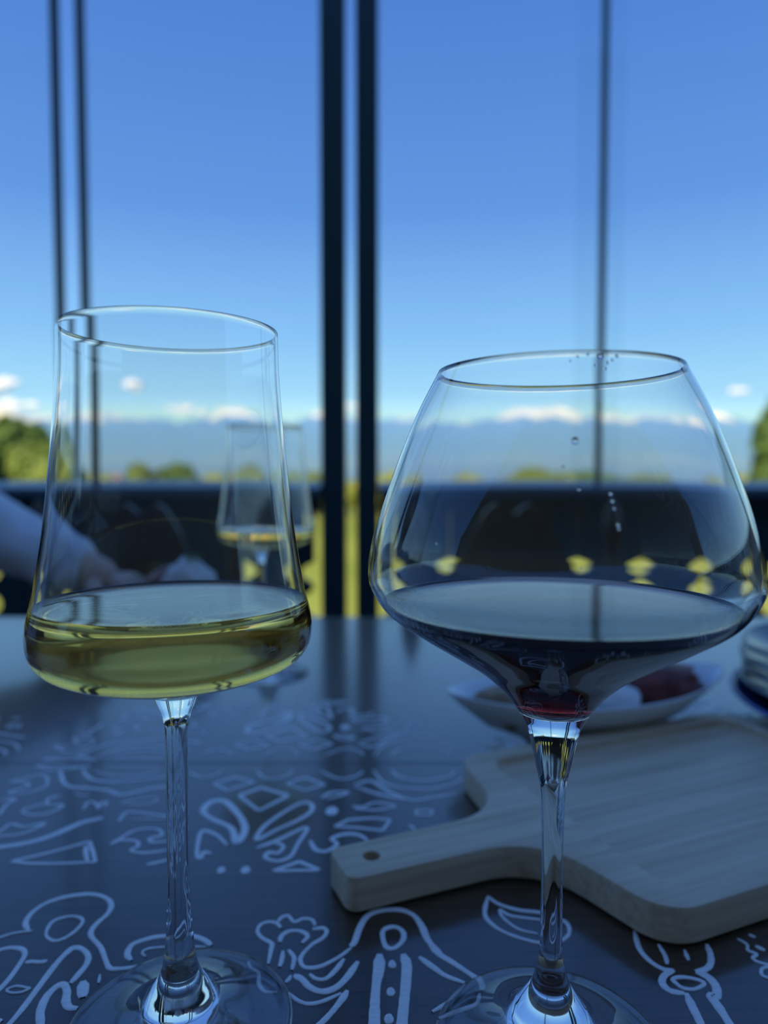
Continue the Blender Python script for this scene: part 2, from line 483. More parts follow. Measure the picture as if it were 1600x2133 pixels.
# ------------------------------------------------------------------ table
SEAM, EDGE = .470, .972
TX0, TX1, TY0 = -.74, 1.05, -.032
table = empty('dining_table', ((TX0 + TX1) / 2, SEAM, FLOOR))
tag(table, 'long dark wooden table painted with white line ornaments', 'table')
tl = table.location
def tbox(name, x0, x1, y0, y1, z0, z1, m_, bev=0.):
    return box(name, x0 - tl.x, x1 - tl.x, y0 - tl.y, y1 - tl.y, z0 - tl.z, z1 - tl.z, m_, table, bev)
for y0, y1 in ((TY0, SEAM - .00015), (SEAM + .00015, EDGE)):
    tbox('tabletop_panel', TX0, TX1, y0, y1, -.030, 0., M['table_wood'], .0007)
tbox('apron', TX0 + .08, TX1 - .08, TY0 + .07, TY0 + .09, -.11, -.030, M['table_edge'])
tbox('apron', TX0 + .08, TX1 - .08, EDGE - .09, EDGE - .07, -.11, -.030, M['table_edge'])
tbox('apron', TX0 + .08, TX0 + .10, TY0 + .09, EDGE - .09, -.11, -.030, M['table_edge'])
tbox('apron', TX1 - .10, TX1 - .08, TY0 + .09, EDGE - .09, -.11, -.030, M['table_edge'])
for x in (TX0 + .06, TX1 - .13):
    for y in (TY0 + .05, EDGE - .12):
        tbox('leg', x, x + .07, y, y + .07, FLOOR, -.030, M['table_edge'], .004)

# painted ornaments: brush strokes read off the photograph, each lying on the table top
RA = (0, 1840, .225); RC = (480, 1880, .275); RD = (960, 1840, .4); RE = (220, 1920, .2625); RF = (860, 1960, .3375)
RM = (380, 1440, .375); RL = (0, 1480, .25)
NEAR = [
 (RA, 22, 0, [(-160, 560), (0, 505), (110, 470), (230, 450), (305, 445)]),
 (RA, 44, 0, [(265, 440), (235, 370), (290, 280), (420, 190), (600, 130), (780, 105), (900, 110), (1000, 150), (1030, 210), (990, 290), (900, 370), (845, 440), (850, 500), (930, 590), (970, 690), (1010, 780), (1080, 795), (1300, 770), (1500, 700)]),
 (RA, 30, 1, [(440, 420), (500, 350), (640, 310), (740, 320), (765, 360), (700, 440), (600, 510), (500, 535), (430, 490)]),
 (RA, 46, 0, [(-60, 650), (0, 620), (100, 600), (200, 610), (230, 650), (200, 720), (80, 890), (-60, 1040)]),
 (RA, 40, 0, [(235, 735), (300, 728), (370, 732), (440, 722)]),
 (RA, 52, 0, [(650, 930), (720, 850), (800, 750), (815, 670), (760, 610), (680, 600), (600, 660), (500, 770), (350, 970), (200, 1170), (90, 1300), (0, 1400)]),
 (RA, 18, 1, [(60, 990), (150, 955), (250, 970), (275, 975), (200, 1010), (110, 1018)]),
 (RA, 62, 0, [(380, 1450), (375, 1300), (375, 1180), (430, 1050), (520, 960), (590, 940), (620, 1000), (610, 1090), (640, 1150), (720, 1160)]),
 (RA, 85, 0, [(770, 910), (768, 980), (765, 1060)]),
 (RA, 30, 0, [(925, 850), (912, 930)]),
 (RA, 40, 0, [(-20, 1270), (20, 1280)]),
 (RE, 45, 0, [(205, 310), (172, 260), (210, 185), (330, 140), (450, 118), (680, 118), (780, 145), (840, 190)]),
 (RE, 20, 0, [(320, 280), (290, 250), (330, 220), (450, 205), (650, 200), (800, 205)]),
 (RE, 32, 0, [(1130, 350), (1150, 400), (1210, 440), (1210, 530), (1260, 590), (1360, 590)]),
 (RC, 32, 0, [(285, 470), (310, 350), (310, 310), (240, 270), (205, 220), (230, 170), (290, 150), (350, 160), (385, 195)]),
 (RC, 30, 0, [(350, 160), (390, 115), (440, 105), (485, 150), (550, 125), (620, 135), (645, 180)]),
 (RC, 32, 0, [(620, 205), (700, 195), (730, 220), (700, 270), (620, 320), (550, 390), (530, 440), (560, 490), (640, 495), (720, 470), (830, 410), (915, 345)]),
 (RC, 48, 0, [(905, 335), (940, 300), (980, 190), (1030, 110), (1100, 70), (1200, 55), (1300, 60), (1390, 100), (1450, 180), (1500, 290), (1600, 390)]),
 (RC, 34, 0, [(375, 305), (385, 260), (430, 225), (500, 215), (560, 230), (585, 260), (540, 310)]),
 (RC, 36, 0, [(398, 370), (390, 430), (372, 490)]),
 (RC, 36, 0, [(440, 362), (480, 410), (480, 450), (465, 515)]),
 (RC, 36, 0, [(600, 545), (650, 580), (720, 580), (790, 520), (860, 430)]),
 (RC, 52, 0, [(480, 555), (540, 580), (600, 640), (690, 675), (790, 650), (880, 570), (965, 450)]),
 (RC, 30, 0, [(440, 690), (520, 750), (600, 770), (700, 750), (840, 690)]),
 (RC, 52, 0, [(885, 670), (840, 740), (760, 840), (670, 930), (560, 1020)]),
 (RC, 38, 1, [(1160, 210), (1155, 270), (1180, 335), (1230, 350), (1290, 310), (1315, 250), (1290, 205), (1230, 185)]),
 (RC, 74, 0, [(1130, 395), (1125, 500), (1105, 620), (1095, 760), (1090, 920), (1085, 1100)]),
 (RC, 72, 0, [(1310, 395), (1335, 470), (1330, 600), (1315, 760), (1300, 920), (1290, 1100)]),
 (RC, 54, 2, [(1225, 470)]), (RC, 54, 2, [(1215, 680)]), (RC, 60, 2, [(1200, 885)]),
 (RC, 36, 0, [(1430, 415), (1500, 460), (1600, 530)]),
 (RC, 28, 0, [(415, 610), (440, 585), (460, 555)]),
 (RF, 36, 0, [(100, 15), (160, 80), (240, 130), (330, 190), (400, 240), (430, 300), (432, 340)]),
 (RF, 32, 0, [(40, 105), (120, 160), (200, 215), (320, 262)]),
 (RF, 30, 0, [(120, 440), (240, 370), (325, 290)]), (RF, 34, 0, [(170, 500), (280, 460), (400, 430), (420, 360)]),
 (RD, 22, 0, [(140, 70), (125, 160), (170, 220), (260, 270), (400, 310), (500, 310), (560, 270), (560, 220), (520, 190), (420, 155), (300, 140), (200, 110), (140, 70)]),
 (RD, 16, 0, [(400, 265), (300, 240), (220, 180), (205, 140), (260, 170), (400, 190), (480, 200)]),
 (RD, 26, 0, [(905, 250), (930, 340), (990, 410), (1060, 450), (1110, 455)]),
 (RD, 30, 0, [(1110, 455), (1060, 480), (1050, 520), (1090, 560), (1165, 575)]),
 (RD, 36, 0, [(1175, 575), (1210, 650), (1250, 732), (1290, 830)]),
 (RD, 30, 0, [(1280, 320), (1300, 370), (1300, 420), (1270, 450), (1220, 460)]),
 (RD, 40, 0, [(1225, 460), (1290, 490), (1330, 540), (1330, 590), (1300, 585), (1340, 640), (1400, 732), (1460, 830)]),
 (RD, 20, 1, [(1105, 500), (1150, 490), (1220, 500), (1268, 522), (1220, 552), (1160, 548), (1125, 525)]),
 (RD, 22, 0, [(1030, 320), (1065, 380), (1075, 425)]), (RD, 20, 0, [(1165, 350), (1188, 405)]),
 (RD, 16, 0, [(1440, 290), (1490, 320), (1495, 350), (1540, 370), (1520, 390), (1550, 412), (1620, 430)]),
 (RD, 20, 0, [(1500, 268), (1535, 284)]), (RD, 22, 0, [(1535, 328), (1585, 352)]),
 (RD, 18, 0, [(1620, 435), (1570, 445), (1570, 480), (1620, 500)]),
]
MID = [
 (RM, 15, 0, [(410, 440), (450, 478), (510, 488), (580, 470), (620, 440)]), (RM, 15, 0, [(770, 445), (840, 478), (900, 488), (970, 470), (1000, 445)]),
 (RM, 15, 0, [(30, 450), (100, 478), (170, 470), (230, 445)]),
 (RM, 19, 3, [(175, 515), (290, 480), (400, 505), (250, 553)]), (RM, 19, 3, [(580, 515), (680, 480), (790, 520), (680, 553)]),
 (RM, 28, 3, [(315, 580), (440, 537), (590, 580), (425, 665)]),
 (RM, 40, 1, [(300, 840), (270, 760), (165, 710), (115, 665), (160, 615), (235, 612), (290, 660), (335, 720), (345, 780)]),
 (RM, 27, 1, [(412, 825), (450, 755), (560, 675), (660, 622), (715, 628), (715, 668), (640, 718), (520, 772)]),
 (RM, 24, 0, [(165, 905), (120, 895), (100, 930), (82, 915), (85, 850), (110, 778), (190, 800), (250, 858)]),
 (RM, 26, 0, [(410, 872), (520, 832), (690, 757), (640, 850), (600, 918), (530, 945), (460, 925), (480, 897), (530, 900), (560, 860), (500, 838)]),
 (RM, 40, 2, [(215, 995)]), (RM, 46, 2, [(350, 995)]),
 (RM, 24, 3, [(500, 1000), (650, 948), (765, 995)]),
 (RM, 22, 0, [(770, 595), (830, 563), (920, 565), (800, 602)]), (RM, 62, 2, [(830, 665)]),
 (RM, 22, 0, [(955, 520), (1050, 500), (1150, 560), (1270, 605), (1400, 590), (1530, 570)]), (RM, 20, 0, [(960, 530), (1080, 570), (1250, 605)]),
 (RM, 18, 0, [(940, 640), (1000, 645), (1070, 620), (1180, 640), (1080, 660), (960, 655)]),
 (RM, 22, 3, [(845, 752), (920, 716), (1050, 706), (1155, 716), (1112, 775), (980, 760)]),
 (RM, 27, 0, [(710, 830), (740, 880), (800, 890), (860, 850), (830, 820), (900, 795), (980, 800), (1030, 830)]),
 (RM, 16, 3, [(1300, 663), (1390, 663), (1380, 690), (1300, 690)]), (RM, 20, 0, [(1258, 742), (1300, 775)]),
 (RM, 17, 0, [(1160, 440), (1210, 478), (1340, 498), (1480, 475), (1520, 440)]), (RM, 17, 0, [(1060, 440), (1140, 520), (1340, 545), (1500, 520), (1580, 470)]),
 (RL, 22, 3, [(290, 462), (440, 462), (540, 466), (640, 475), (760, 462), (560, 495), (430, 500)]),
 (RL, 24, 0, [(70, 600), (200, 600), (240, 630), (180, 650), (70, 690), (200, 690), (330, 660), (390, 620), (390, 560), (330, 540), (200, 570), (70, 600)]),
 (RL, 34, 0, [(500, 500), (530, 600), (600, 640), (760, 650), (900, 670), (1000, 705), (1100, 690), (1250, 655), (1370, 640), (1450, 635)]),
 (RL, 28, 0, [(690, 490), (720, 540), (780, 580), (900, 595), (1100, 590), (1370, 555), (1450, 540)]),
 (RL, 20, 0, [(790, 510), (900, 540), (1050, 550), (1200, 540), (1340, 500)]), (RL, 18, 0, [(870, 462), (1000, 470), (1200, 470), (1360, 460)]),
 (RL, 26, 0, [(510, 710), (400, 740), (390, 780), (330, 790), (220, 820), (190, 850), (260, 872), (380, 866), (470, 830), (520, 790), (400, 790)]),
 (RL, 20, 0, [(620, 690), (680, 710), (750, 710)]),
 (RL, 22, 0, [(690, 830), (730, 770), (790, 770), (820, 820), (840, 772), (890, 768), (860, 812)]),
 (RL, 26, 0, [(-80, 1060), (0, 1010), (90, 950), (200, 970), (370, 945), (240, 1010), (120, 1040), (0, 1050), (-80, 1070)]),
 (RL, 62, 0, [(-150, 1165), (0, 1140), (200, 1110), (400, 1055), (600, 970), (700, 930), (860, 895)]),
 (RL, 32, 3, [(90, 1260), (400, 1190), (745, 1095), (775, 1180), (795, 1265), (500, 1278), (250, 1278)]), (RL, 40, 0, [(715, 1130), (715, 1190), (730, 1260)]),
 (RL, 18, 0, [(1000, 780), (1100, 750), (1280, 730), (1300, 760), (1200, 785), (1020, 790)]),
 (RL, 28, 0, [(985, 930), (1040, 860), (1100, 850), (1370, 880), (1440, 890)]), (RL, 16, 0, [(1060, 910), (1370, 905), (1440, 900)]),
 (RL, 28, 0, [(910, 1120), (1000, 1070), (1130, 1000), (1300, 990), (1350, 1040), (1250, 1070), (1270, 1100), (1420, 1090)]),
 (RL, 30, 0, [(920, 1120), (1000, 1085), (1130, 1090), (1150, 1130), (1090, 1170), (1200, 1190), (1420, 1165)]),
 (RL, 36, 0, [(1220, 1287), (1300, 1272), (1400, 1250)]), (RL, 28, 0, [(-40, 880), (0, 860), (50, 790), (120, 740), (0, 752)]),
]
def stroke(item, mirror=False, dx=0.):
    (ox, oy, s), w, kind, pts = item
    P = []
    for x, y in pts:
        px, py = ox + x * s, oy + y * s
        X, Y = table_pt(px, py)
        P.append(Vector((X, Y, 0)))
    if kind == 2:
        c = P[0]; d = (c - Vector((0, 0, CAM_H))).length
        rr = w * s / FPX * d / 2; P = [c + Vector((rr * .5 * math.cos(a), rr * .9 * math.sin(a), 0)) for a in (0, 1.3, 2.5, 3.8, 5.1)]
        C = catmull(P, 4, True); W = [rr * .62] * len(C); closed = True
    elif kind == 3:                       # straight-sided closed outline
        closed = True; C = []
        n = len(P)
        for i in range(n):
            a, b_ = P[i], P[(i + 1) % n]
            for t in (.04, .25, .5, .75, .96): C.append(a.lerp(b_, t))
        W = [w * s / FPX * (c - Vector((0, 0, CAM_H))).length / 2 for c in C]
    else:
        closed = kind == 1
        C = catmull(P, 6, closed)
        W = [w * s / FPX * (c - Vector((0, 0, CAM_H))).length / 2 for c in C]
    sd = random.random() * 50; n = len(C)
    V, Fc = [], []
    for i in range(n):
        if closed: d = C[(i + 1) % n] - C[i - 1]
        else: d = C[min(i + 1, n - 1)] - C[max(i - 1, 0)]
        d.normalize(); nn = Vector((-d.y, d.x, 0))
        k = .88 * (1 + .30 * mnoise.noise(Vector((i * .11, sd, 0))) + .12 * mnoise.noise(Vector((i * .6, sd, 5))))
        if not closed:
            e = min(i, n - 1 - i) / 3
            if e < 1: k *= .55 + .45 * e
        wd = W[i] * k
        for q, h in ((-1, .00004), (-.75, .00045), (0, .00032), (.75, .00045), (1, .00004)):
            V.append(C[i] + nn * wd * q + Vector((0, 0, h)))
    for i in range(n if closed else n - 1):
        j = (i + 1) % n
        for q in range(4):
            Fc.append((i * 5 + q, i * 5 + q + 1, j * 5 + q + 1, j * 5 + q))
    out = []
    for v in V:
        y = 2 * SEAM - v.y if mirror else v.y
        out.append((v.x + dx - tl.x, y - tl.y, v.z - tl.z))
    # keep strokes off the board joint and on the table
    ys = [o_[1] for o_ in out]
    if max(ys) > EDGE - tl.y - .004 or min(o_[0] for o_ in out) < TX0 - tl.x + .01: return None
    if not mirror: Fc = [tuple(reversed(f)) for f in Fc]
    o = obj('painted_stroke', out, Fc, M['paint_line'], table, True)
    return o
for it in NEAR:
    for dx in (0., .36, -.36): stroke(it, False, dx)
for it in MID:
    stroke(it); stroke(it, True)
PER = .3085
for k in (-1, 1, 2):
    for it in MID[:40]:
        if it[0] is RM and k == 1 or k != 1 or it[0] is RL:
            for mr in (False, True):
                stroke(it, mr, k * PER)

# ------------------------------------------------------------------ wine glasses
def wall_inner(outer, t0, t1, zc):
    """offset a bowl profile inwards; thickness runs from t0 at the rim to t1 at the foot of the bowl"""
    out = []
    n = len(outer)
    for i, (r, z) in enumerate(outer):
        a = Vector(outer[max(i - 1, 0)]); b_ = Vector(outer[min(i + 1, n - 1)]); d = (b_ - a).normalized()
        nrm = Vector((d.y, -d.x))            # towards the axis
        if nrm.x > 0 and abs(d.y) > .2: nrm = -nrm
        t = t0 + (t1 - t0) * (i / (n - 1)) ** 2
        p = Vector((r, z)) + nrm * t
        out.append((p.x, p.y))
    return out
def spl(pts, k=6): return [(p.x, p.y) for p in (v.to_2d() for v in catmull([(a, b_, 0) for a, b_ in pts], k))]

# bowl profiles, rim first, measured in metres above the table
W_BOWL = [(.0352, .2405), (.0357, .2240), (.0376, .2008), (.04035, .1752), (.0436, .1550), (.04565, .1464), (.04625, .1405), (.0452, .1350), (.0418, .1306), (.0350, .1272), (.0250, .1240), (.0150, .1215), (.0095, .1200)]
W_STEM = [(.0078, .1183), (.0064, .1146), (.0045, .1096), (.0039, .1038), (.0038, .0838), (.0039, .0521), (.0044, .0370), (.0050, .0295), (.0058, .0234), (.0073, .0193), (.0096, .0152), (.0112, .0118), (.0124, .0096), (.0150, .0078), (.0220, .0052), (.0310, .0032), (.0372, .0024), (.0386, .0017)]
W_IN_BOT = [(.0330, .1291), (.0230, .1268), (.0120, .1255), (.0050, .1250)]
R_BOWL = [(.03821, .2258), (.0450, .2124), (.05126, .1968), (.05663, .1815), (.05986, .1699), (.0608, .1603), (.05895, .15465), (.05457, .14864), (.0450, .14190), (.0325, .13420), (.02342, .12830), (.0156, .12101), (.0106, .11388), (.0085, .1096)]
R_STEM = [(.0079, .1075), (.0059, .0983), (.0041, .0883), (.0035, .0680), (.0036, .0476), (.0038, .0343), (.0050, .0278), (.0066, .0228), (.0092, .0185), (.0118, .0150), (.0132, .0120), (.0160, .0092), (.0230, .0058), (.0310, .0034), (.0372, .0024), (.0386, .0017)]

def make_glass(bowl, stem, inner, label, parent_name='wine_glass', loc=(0, 0, 0), rot=0):
    g = empty(parent_name, loc, rot)
    outer = spl(bowl, 7); st = spl(stem, 6)
    inn = list(reversed(inner))                    # bottom pole first
    r0, z0 = outer[0]; ri, zi = inn[-1]
    rim = [((r0 + ri) / 2 - (ri - r0) * .38, z0 + .00018), ((r0 + ri) / 2 + (ri - r0) * .38, z0 + .00018)]
    # one closed solid: inner wall up, rounded rim, outer wall down, stem, foot, underside with a slight hollow
    prof = [(0, inn[0][1])] + inn[1:] + [rim[1]] + [rim[0]] + outer + st
    foot = [(.0388, .0010), (.0384, .0003), (.0370, .0), (.0340, .0002), (.0250, .0008), (.0120, .0012), (0, .0013)]
    o = lathe('crystal', prof + foot, M['crystal'], g, 128)
    return g

def inner_profile(bowl, t0, t1, bottom, cut):
    """inner wall: offset of the outer bowl down to height `cut`, then the given bottom, to the axis"""
    outer = spl(bowl, 7)
    w = wall_inner(outer, t0, t1, 0)
    w[0] = (w[0][0], outer[0][1])
    keep = [p for p in w if p[1] > cut]
    tail = spl([keep[-3], keep[-1]] + bottom + [(0.0, bottom[-1][1] - .0001)], 5)
    i = 6
    return keep[:-1] + tail[5:]

def liquid(inner, level, material, parent, label, name='wine', meniscus=.0012):
    """wine filling the bowl below `level`; it overlaps the glass wall by a hair so that no air gap shows"""
    e = .00010
    wall = [(r + e * .9, z - e) for r, z in inner if z < level - .0006]
    rl = wall[0][0]
    # radius of the wall at the level
    for (r1, z1), (r2, z2) in zip(inner[:-1], inner[1:]):
        if z1 >= level >= z2 and z1 != z2:
            rl = r1 + (r2 - r1) * (z1 - level) / (z1 - z2) + e * .9
    top = [(0, level - .0002), (rl - .010, level - .0002), (rl - .0050, level - .00012), (rl - .0025, level + .00015), (rl - .0010, level + meniscus * .45), (rl - .0003, level + meniscus * .85), (rl, level + meniscus)]
    w2 = [p for p in wall if p[0] > 1e-4]
    prof = top + w2 + [(0, wall[-1][1])]
    o = lathe(name, prof, material, parent, 128)
    tag(o, label)
    return o

w_inner = inner_profile(W_BOWL, .00045, .0016, W_IN_BOT, .1312)
r_inner = inner_profile(R_BOWL, .00045, .0016, [(.0185, .1265), (.0145, .1222), (.0105, .1185), (.0055, .1166), (.0025, .1162)], .1305)

gw = make_glass(W_BOWL, W_STEM, w_inner, '', loc=(-.07102, .24, 0))
tag(gw, 'tapered glass of amber white wine in the left foreground', 'wine glass', 'wine glasses')
liquid(w_inner, .1495, M['amber_wine'], gw, 'golden amber wine')
gr = make_glass(R_BOWL, R_STEM, r_inner, '', loc=(.05568, .23, 0))
tag(gr, 'wide round glass of dark red wine in the right foreground', 'wine glass', 'wine glasses')
liquid(r_inner, .1505, M['red_wine'], gr, 'almost black red wine')
g2 = make_glass(W_BOWL, W_STEM, w_inner, '', loc=(-.1135, .690, 0))
tag(g2, 'blurred white wine glass standing farther back behind the amber wine', 'wine glass', 'wine glasses')
liquid(w_inner, .1402, M['amber_wine'], g2, 'last sip of amber wine')

# drops and a short tear on the near wall of the red wine glass
def drop(g, bowl, ang, z, r, stretch=1.2):
    pr = spl(bowl, 7)
    for (r1, z1), (r2, z2) in zip(pr[:-1], pr[1:]):
        if z1 >= z >= z2:
            t = (z1 - z) / (z1 - z2); rr = r1 + (r2 - r1) * t
            tilt = math.atan2(r2 - r1, z1 - z2); break
    bm = bmesh.new(); bmesh.ops.create_uvsphere(bm, u_segments=14, v_segments=9, radius=1)
    bmesh.ops.scale(bm, vec=(r * .45, r, r * stretch), verts=bm.verts)
    o = bmobj('droplet', bm, M['droplet'], g, True, (rr * math.cos(ang), rr * math.sin(ang), z))
    o.rotation_euler = (0, tilt * -1, ang)
A0 = math.atan2(-.23, -.0557)
for da, z, r in ((.28, .2240, .0007), (.32, .2222, .0005), (.20, .2246, .0004), (.36, .2230, .0004), (.13, .2240, .00035), (.24, .2215, .00035), (.40, .2242, .0005), (.30, .2205, .0004), (.08, .2228, .0003),
                 (.09, .2012, .0009), (.03, .1945, .0004), (.10, .1890, .0004), (.05, .1915, .0003), (.24, .1880, .0005), (.245, .1862, .0005), (.25, .1844, .0004), (.26, .1805, .0005), (.262, .1795, .0004),
                 (-.55, .1745, .0004), (.10, .1700, .0003)):
    drop(gr, R_BOWL, A0 + da, z, r)

# ------------------------------------------------------------------ cutting board
BA = math.radians(23)
board_o = Vector((.083, .359, 0))
def round_poly(P, k=6):
    """outline given as (x, y, radius) with rounded corners"""
    out = []; n = len(P)
    for i in range(n):
        p = Vector(P[i][:2]); a = Vector(P[i - 1][:2]); b_ = Vector(P[(i + 1) % n][:2]); r = P[i][2]
        if r <= 0: out.append(p); continue
        u = (a - p).normalized(); v = (b_ - p).normalized(); th = u.angle(v) / 2
        t = min(r / math.tan(th), (a - p).length * .49, (b_ - p).length * .49); r = t * math.tan(th)
        c = p + (u + v).normalized() * (r / math.sin(th))
        s = p + u * t - c; e = p + v * t - c
        ang = s.angle_signed(e)
        for j in range(k + 1):
            f = -ang * j / k
            out.append(c + Vector((s.x * math.cos(f) - s.y * math.sin(f), s.x * math.sin(f) + s.y * math.cos(f))))
    return out
def offset_loop(L, d):
    out = []; n = len(L)
    for i in range(n):
        a, p, b_ = L[i - 1], L[i], L[(i + 1) % n]
        e1 = (p - a).normalized(); e2 = (b_ - p).normalized()
        n1 = Vector((-e1.y, e1.x)); n2 = Vector((-e2.y, e2.x)); m_ = (n1 + n2)
        if m_.length < 1e-6: m_ = n1
        m_.normalize(); out.append(p + m_ * d / max(.4, m_.dot(n1)))
    return out
HW, BW, BL, BT = .0145, .0880, .2250, .0165
outl = round_poly([(-.113, -HW, .006), (-.016, -HW - .001, .034), (-.003, -BW, .020), (BL, -BW, .020), (BL, BW, .020), (-.003, BW, .020), (-.016, HW + .001, .034), (-.113, HW, .006)], 8)
rec = round_poly([(.012, -BW + .012, .014), (BL - .012, -BW + .012, .014), (BL - .012, BW - .012, .014), (.012, BW - .012, .014)], 7)
hole = [Vector((-.0965 + .0042 * math.cos(a), .0 + .0042 * math.sin(a))) for a in [2 * PI * i / 20 for i in range(20)]]
bm = bmesh.new()
c = .0014
def add_loop(L, z): return [bm.verts.new((p.x, p.y, z)) for p in L]
def bridge(A, B):
    for i in range(len(A)):
        j = (i + 1) % len(A); bm.faces.new((A[i], A[j], B[j], B[i]))
o_in = offset_loop(outl, c)
l0 = add_loop(o_in, 0); l1 = add_loop(outl, c); l2 = add_loop(outl, BT - c); l25 = add_loop(offset_loop(outl, c * .3), BT - c * .3); l3 = add_loop(o_in, BT)
bridge(l0, l1); bridge(l1, l2); bridge(l2, l25); bridge(l25, l3)
rf = .003
r_out = add_loop(offset_loop(rec, -.0012), BT); r1 = add_loop(rec, BT - .0012); r2 = add_loop(offset_loop(rec, .0006), BT - .0052); r3 = add_loop(offset_loop(rec, rf), BT - .0072)
bridge(r1, r_out); bridge(r2, r1); bridge(r3, r2)
bm.faces.new(r3)
h0 = add_loop(hole, 0); h1 = add_loop(hole, BT); bridge(h1, h0)
bmesh.ops.triangle_fill(bm, edges=ring_edges(bm, l3) + ring_edges(bm, r_out) + ring_edges(bm, h1), use_beauty=True)
bmesh.ops.triangle_fill(bm, edges=ring_edges(bm, l0) + ring_edges(bm, h0), use_beauty=True)
board = bmobj('cutting_board', bm, M['bamboo'], None, False, (board_o.x, board_o.y, .0006))
board.rotation_euler = (0, 0, BA)
smooth_by_angle(board, 30)
tag(board, 'bamboo serving board with a sunken tray and a drilled handle', 'cutting board')

# ------------------------------------------------------------------ boat bowl with two spreads
bowl = empty('boat_bowl', (.154, .520, 0), math.radians(17.5))
tag(bowl, 'white boat-shaped bowl with pointed ends behind the board', 'bowl')
def boat(scale_l, scale_w, z, u):
    # leaf-shaped plan, u in 0..1 around
    a = 2 * PI * u
    x = math.cos(a); y = math.sin(a)
    return (scale_l * x, scale_w * y * (1 - .18 * abs(x) ** 3) * abs(y) ** .15, z)
V, Fc = [], []; NS = 64
def rimz(x): return .036 + .016 * abs(x / .115) ** 2.2
shell = [(.050, .018, 0., 0), (.053, .020, .001, 0), (.060, .024, .006, 0), (.085, .031, .016, .3), (.105, .043, .029, .75), (.1155, .0490, .036, 1), (.1150, .0483, .0375, 1), (.1120, .0462, .0362, 1), (.100, .041, .029, .7), (.078, .031, .015, .3), (.050, .017, .007, 0), (.02, .007, .006, 0)]
for L_, W_, z, k in shell:
    for s in range(NS):
        x, y, _ = boat(L_, W_, z, s / NS)
        V.append((x, y, z + k * .007 * abs(x / .115) ** 2.2))
n = len(shell)
for i in range(n - 1):
    for s in range(NS):
        t = (s + 1) % NS; Fc.append((i * NS + s, i * NS + t, (i + 1) * NS + t, (i + 1) * NS + s))
Fc.append(tuple(reversed(range(NS)))); Fc.append(tuple(range((n - 1) * NS, n * NS)))
o = obj('shell', V, Fc, M['ceramic'], bowl, True)
bm = bmesh.new(); bm.from_mesh(o.data); bmesh.ops.recalc_face_normals(bm, faces=bm.faces); bm.to_mesh(o.data); bm.free(); o.data.polygons.foreach_set('use_smooth', [True] * len(o.data.polygons))
ca, sa = math.cos(math.radians(17.5)), math.sin(math.radians(17.5))
def in_bowl(x, y, z): return (.154 + x * ca - y * sa, .520 + x * sa + y * ca, z)
f = blob('walnut_pate', in_bowl(-.053, .0, .031), (.042, .027, .015), M['pate'], None, .3, 2.2, 1); f.rotation_euler.z = .3
tag(f, 'brown walnut spread in the left end of the boat bowl', 'food')
f = blob('beet_pate', in_bowl(.058, .002, .034), (.038, .027, .017), M['beet'], None, .3, 2.4, 2); f.rotation_euler.z = .3
tag(f, 'dark red spread in the right end of the boat bowl', 'food')
f = blob('cheese_cube', in_bowl(.012, -.012, .031), (.017, .014, .011), M['cheese'], None, .25, 1.8, 3)
tag(f, 'white cheese lump between the two spreads in the boat bowl', 'food')

# ------------------------------------------------------------------ stack of plates at the right
def plate(name, loc, R, h, material, label, group, t=.003, foot=.55, rim_mat=None):
    p = empty(name, loc)
    pr = [(0, .0015), (R * foot - .004, .0015), (R * foot - .002, 0), (R * foot + .002, 0), (R * foot + .004, .002), (R * .80, h * .45), (R - .002, h - .0018), (R, h - .0008), (R - .0006, h + .0002), (R - .003, h), (R * .80, h * .45 + t), (R * .62, .0015 + t), (0, .0012 + t)]
    lathe('dish', pr, material, p, 72)
    if rim_mat:
        V = []; tor = []
        lathe('plate_rim', [(R - .0026, h - .0006), (R + .0004, h - .0012), (R + .0006, h + .0002), (R - .0006, h + .0012), (R - .0026, h + .0006), (R - .0026, h - .0006)], rim_mat, p, 72)
    tag(p, label, 'plate', group)
    return p
plate('dinner_plate', (.423, .502, 0), .158, .027, M['blue_ceramic'], 'large dark blue plate under the stack at the right edge', 'plates at the right edge', rim_mat=M['blue_rim'])
for i, lab in enumerate(('lowest of the smaller dark plates stacked on the blue plate', 'second lowest smaller dark plate stacked on the blue plate', 'second highest smaller dark plate of the stack at the right edge', 'topmost dark plate of the stack at the right edge')):
    plate('side_plate', (.410 + .002 * (i % 2), .528, .0068 + i * .0095), .128, .0245, M['dark_ceramic'], lab, 'plates at the right edge', t=.003, foot=.5, rim_mat=M['lit_rim'])

# ------------------------------------------------------------------ plate of food across the table
plate('salad_plate', (-.258, .890, 0), .075, .012, M['ceramic'], 'small white plate of tomato and cheese behind the amber wine', 'plates on the table')
t_ = blob("tomato", (-.276, .922, .041), (.036, .034, .034), M['tomato'], None, .06, 1.5, 5)
tag(t_, 'dark red tomato on the small white plate', 'food')
t_ = blob('cheese_curd', (-.238, .868, .050), (.032, .028, .043), M['cheese'], None, .30, 2.2, 6)
tag(t_, 'white crumpled cheese lump on the small white plate', 'food')
hb = empty('herb_sprig', (-.232, .866, .092)); tag(hb, 'green herb sprig lying on the white cheese lump', 'herb')
for i in range(7):
    a = i * .9; V = []; l = .014
    dx, dy = math.cos(a), math.sin(a)
    V = [(0, 0, 0), (dx * l * .5 - dy * l * .28, dy * l * .5 + dx * l * .28, .004), (dx * l, dy * l, .0015), (dx * l * .5 + dy * l * .28, dy * l * .5 - dx * l * .28, .004), (dx * l * .5, dy * l * .5, .0005)]
    obj('leaf', V, [(0, 4, 1), (4, 2, 1), (0, 3, 4), (4, 3, 2)], M['leaf_food'], hb)

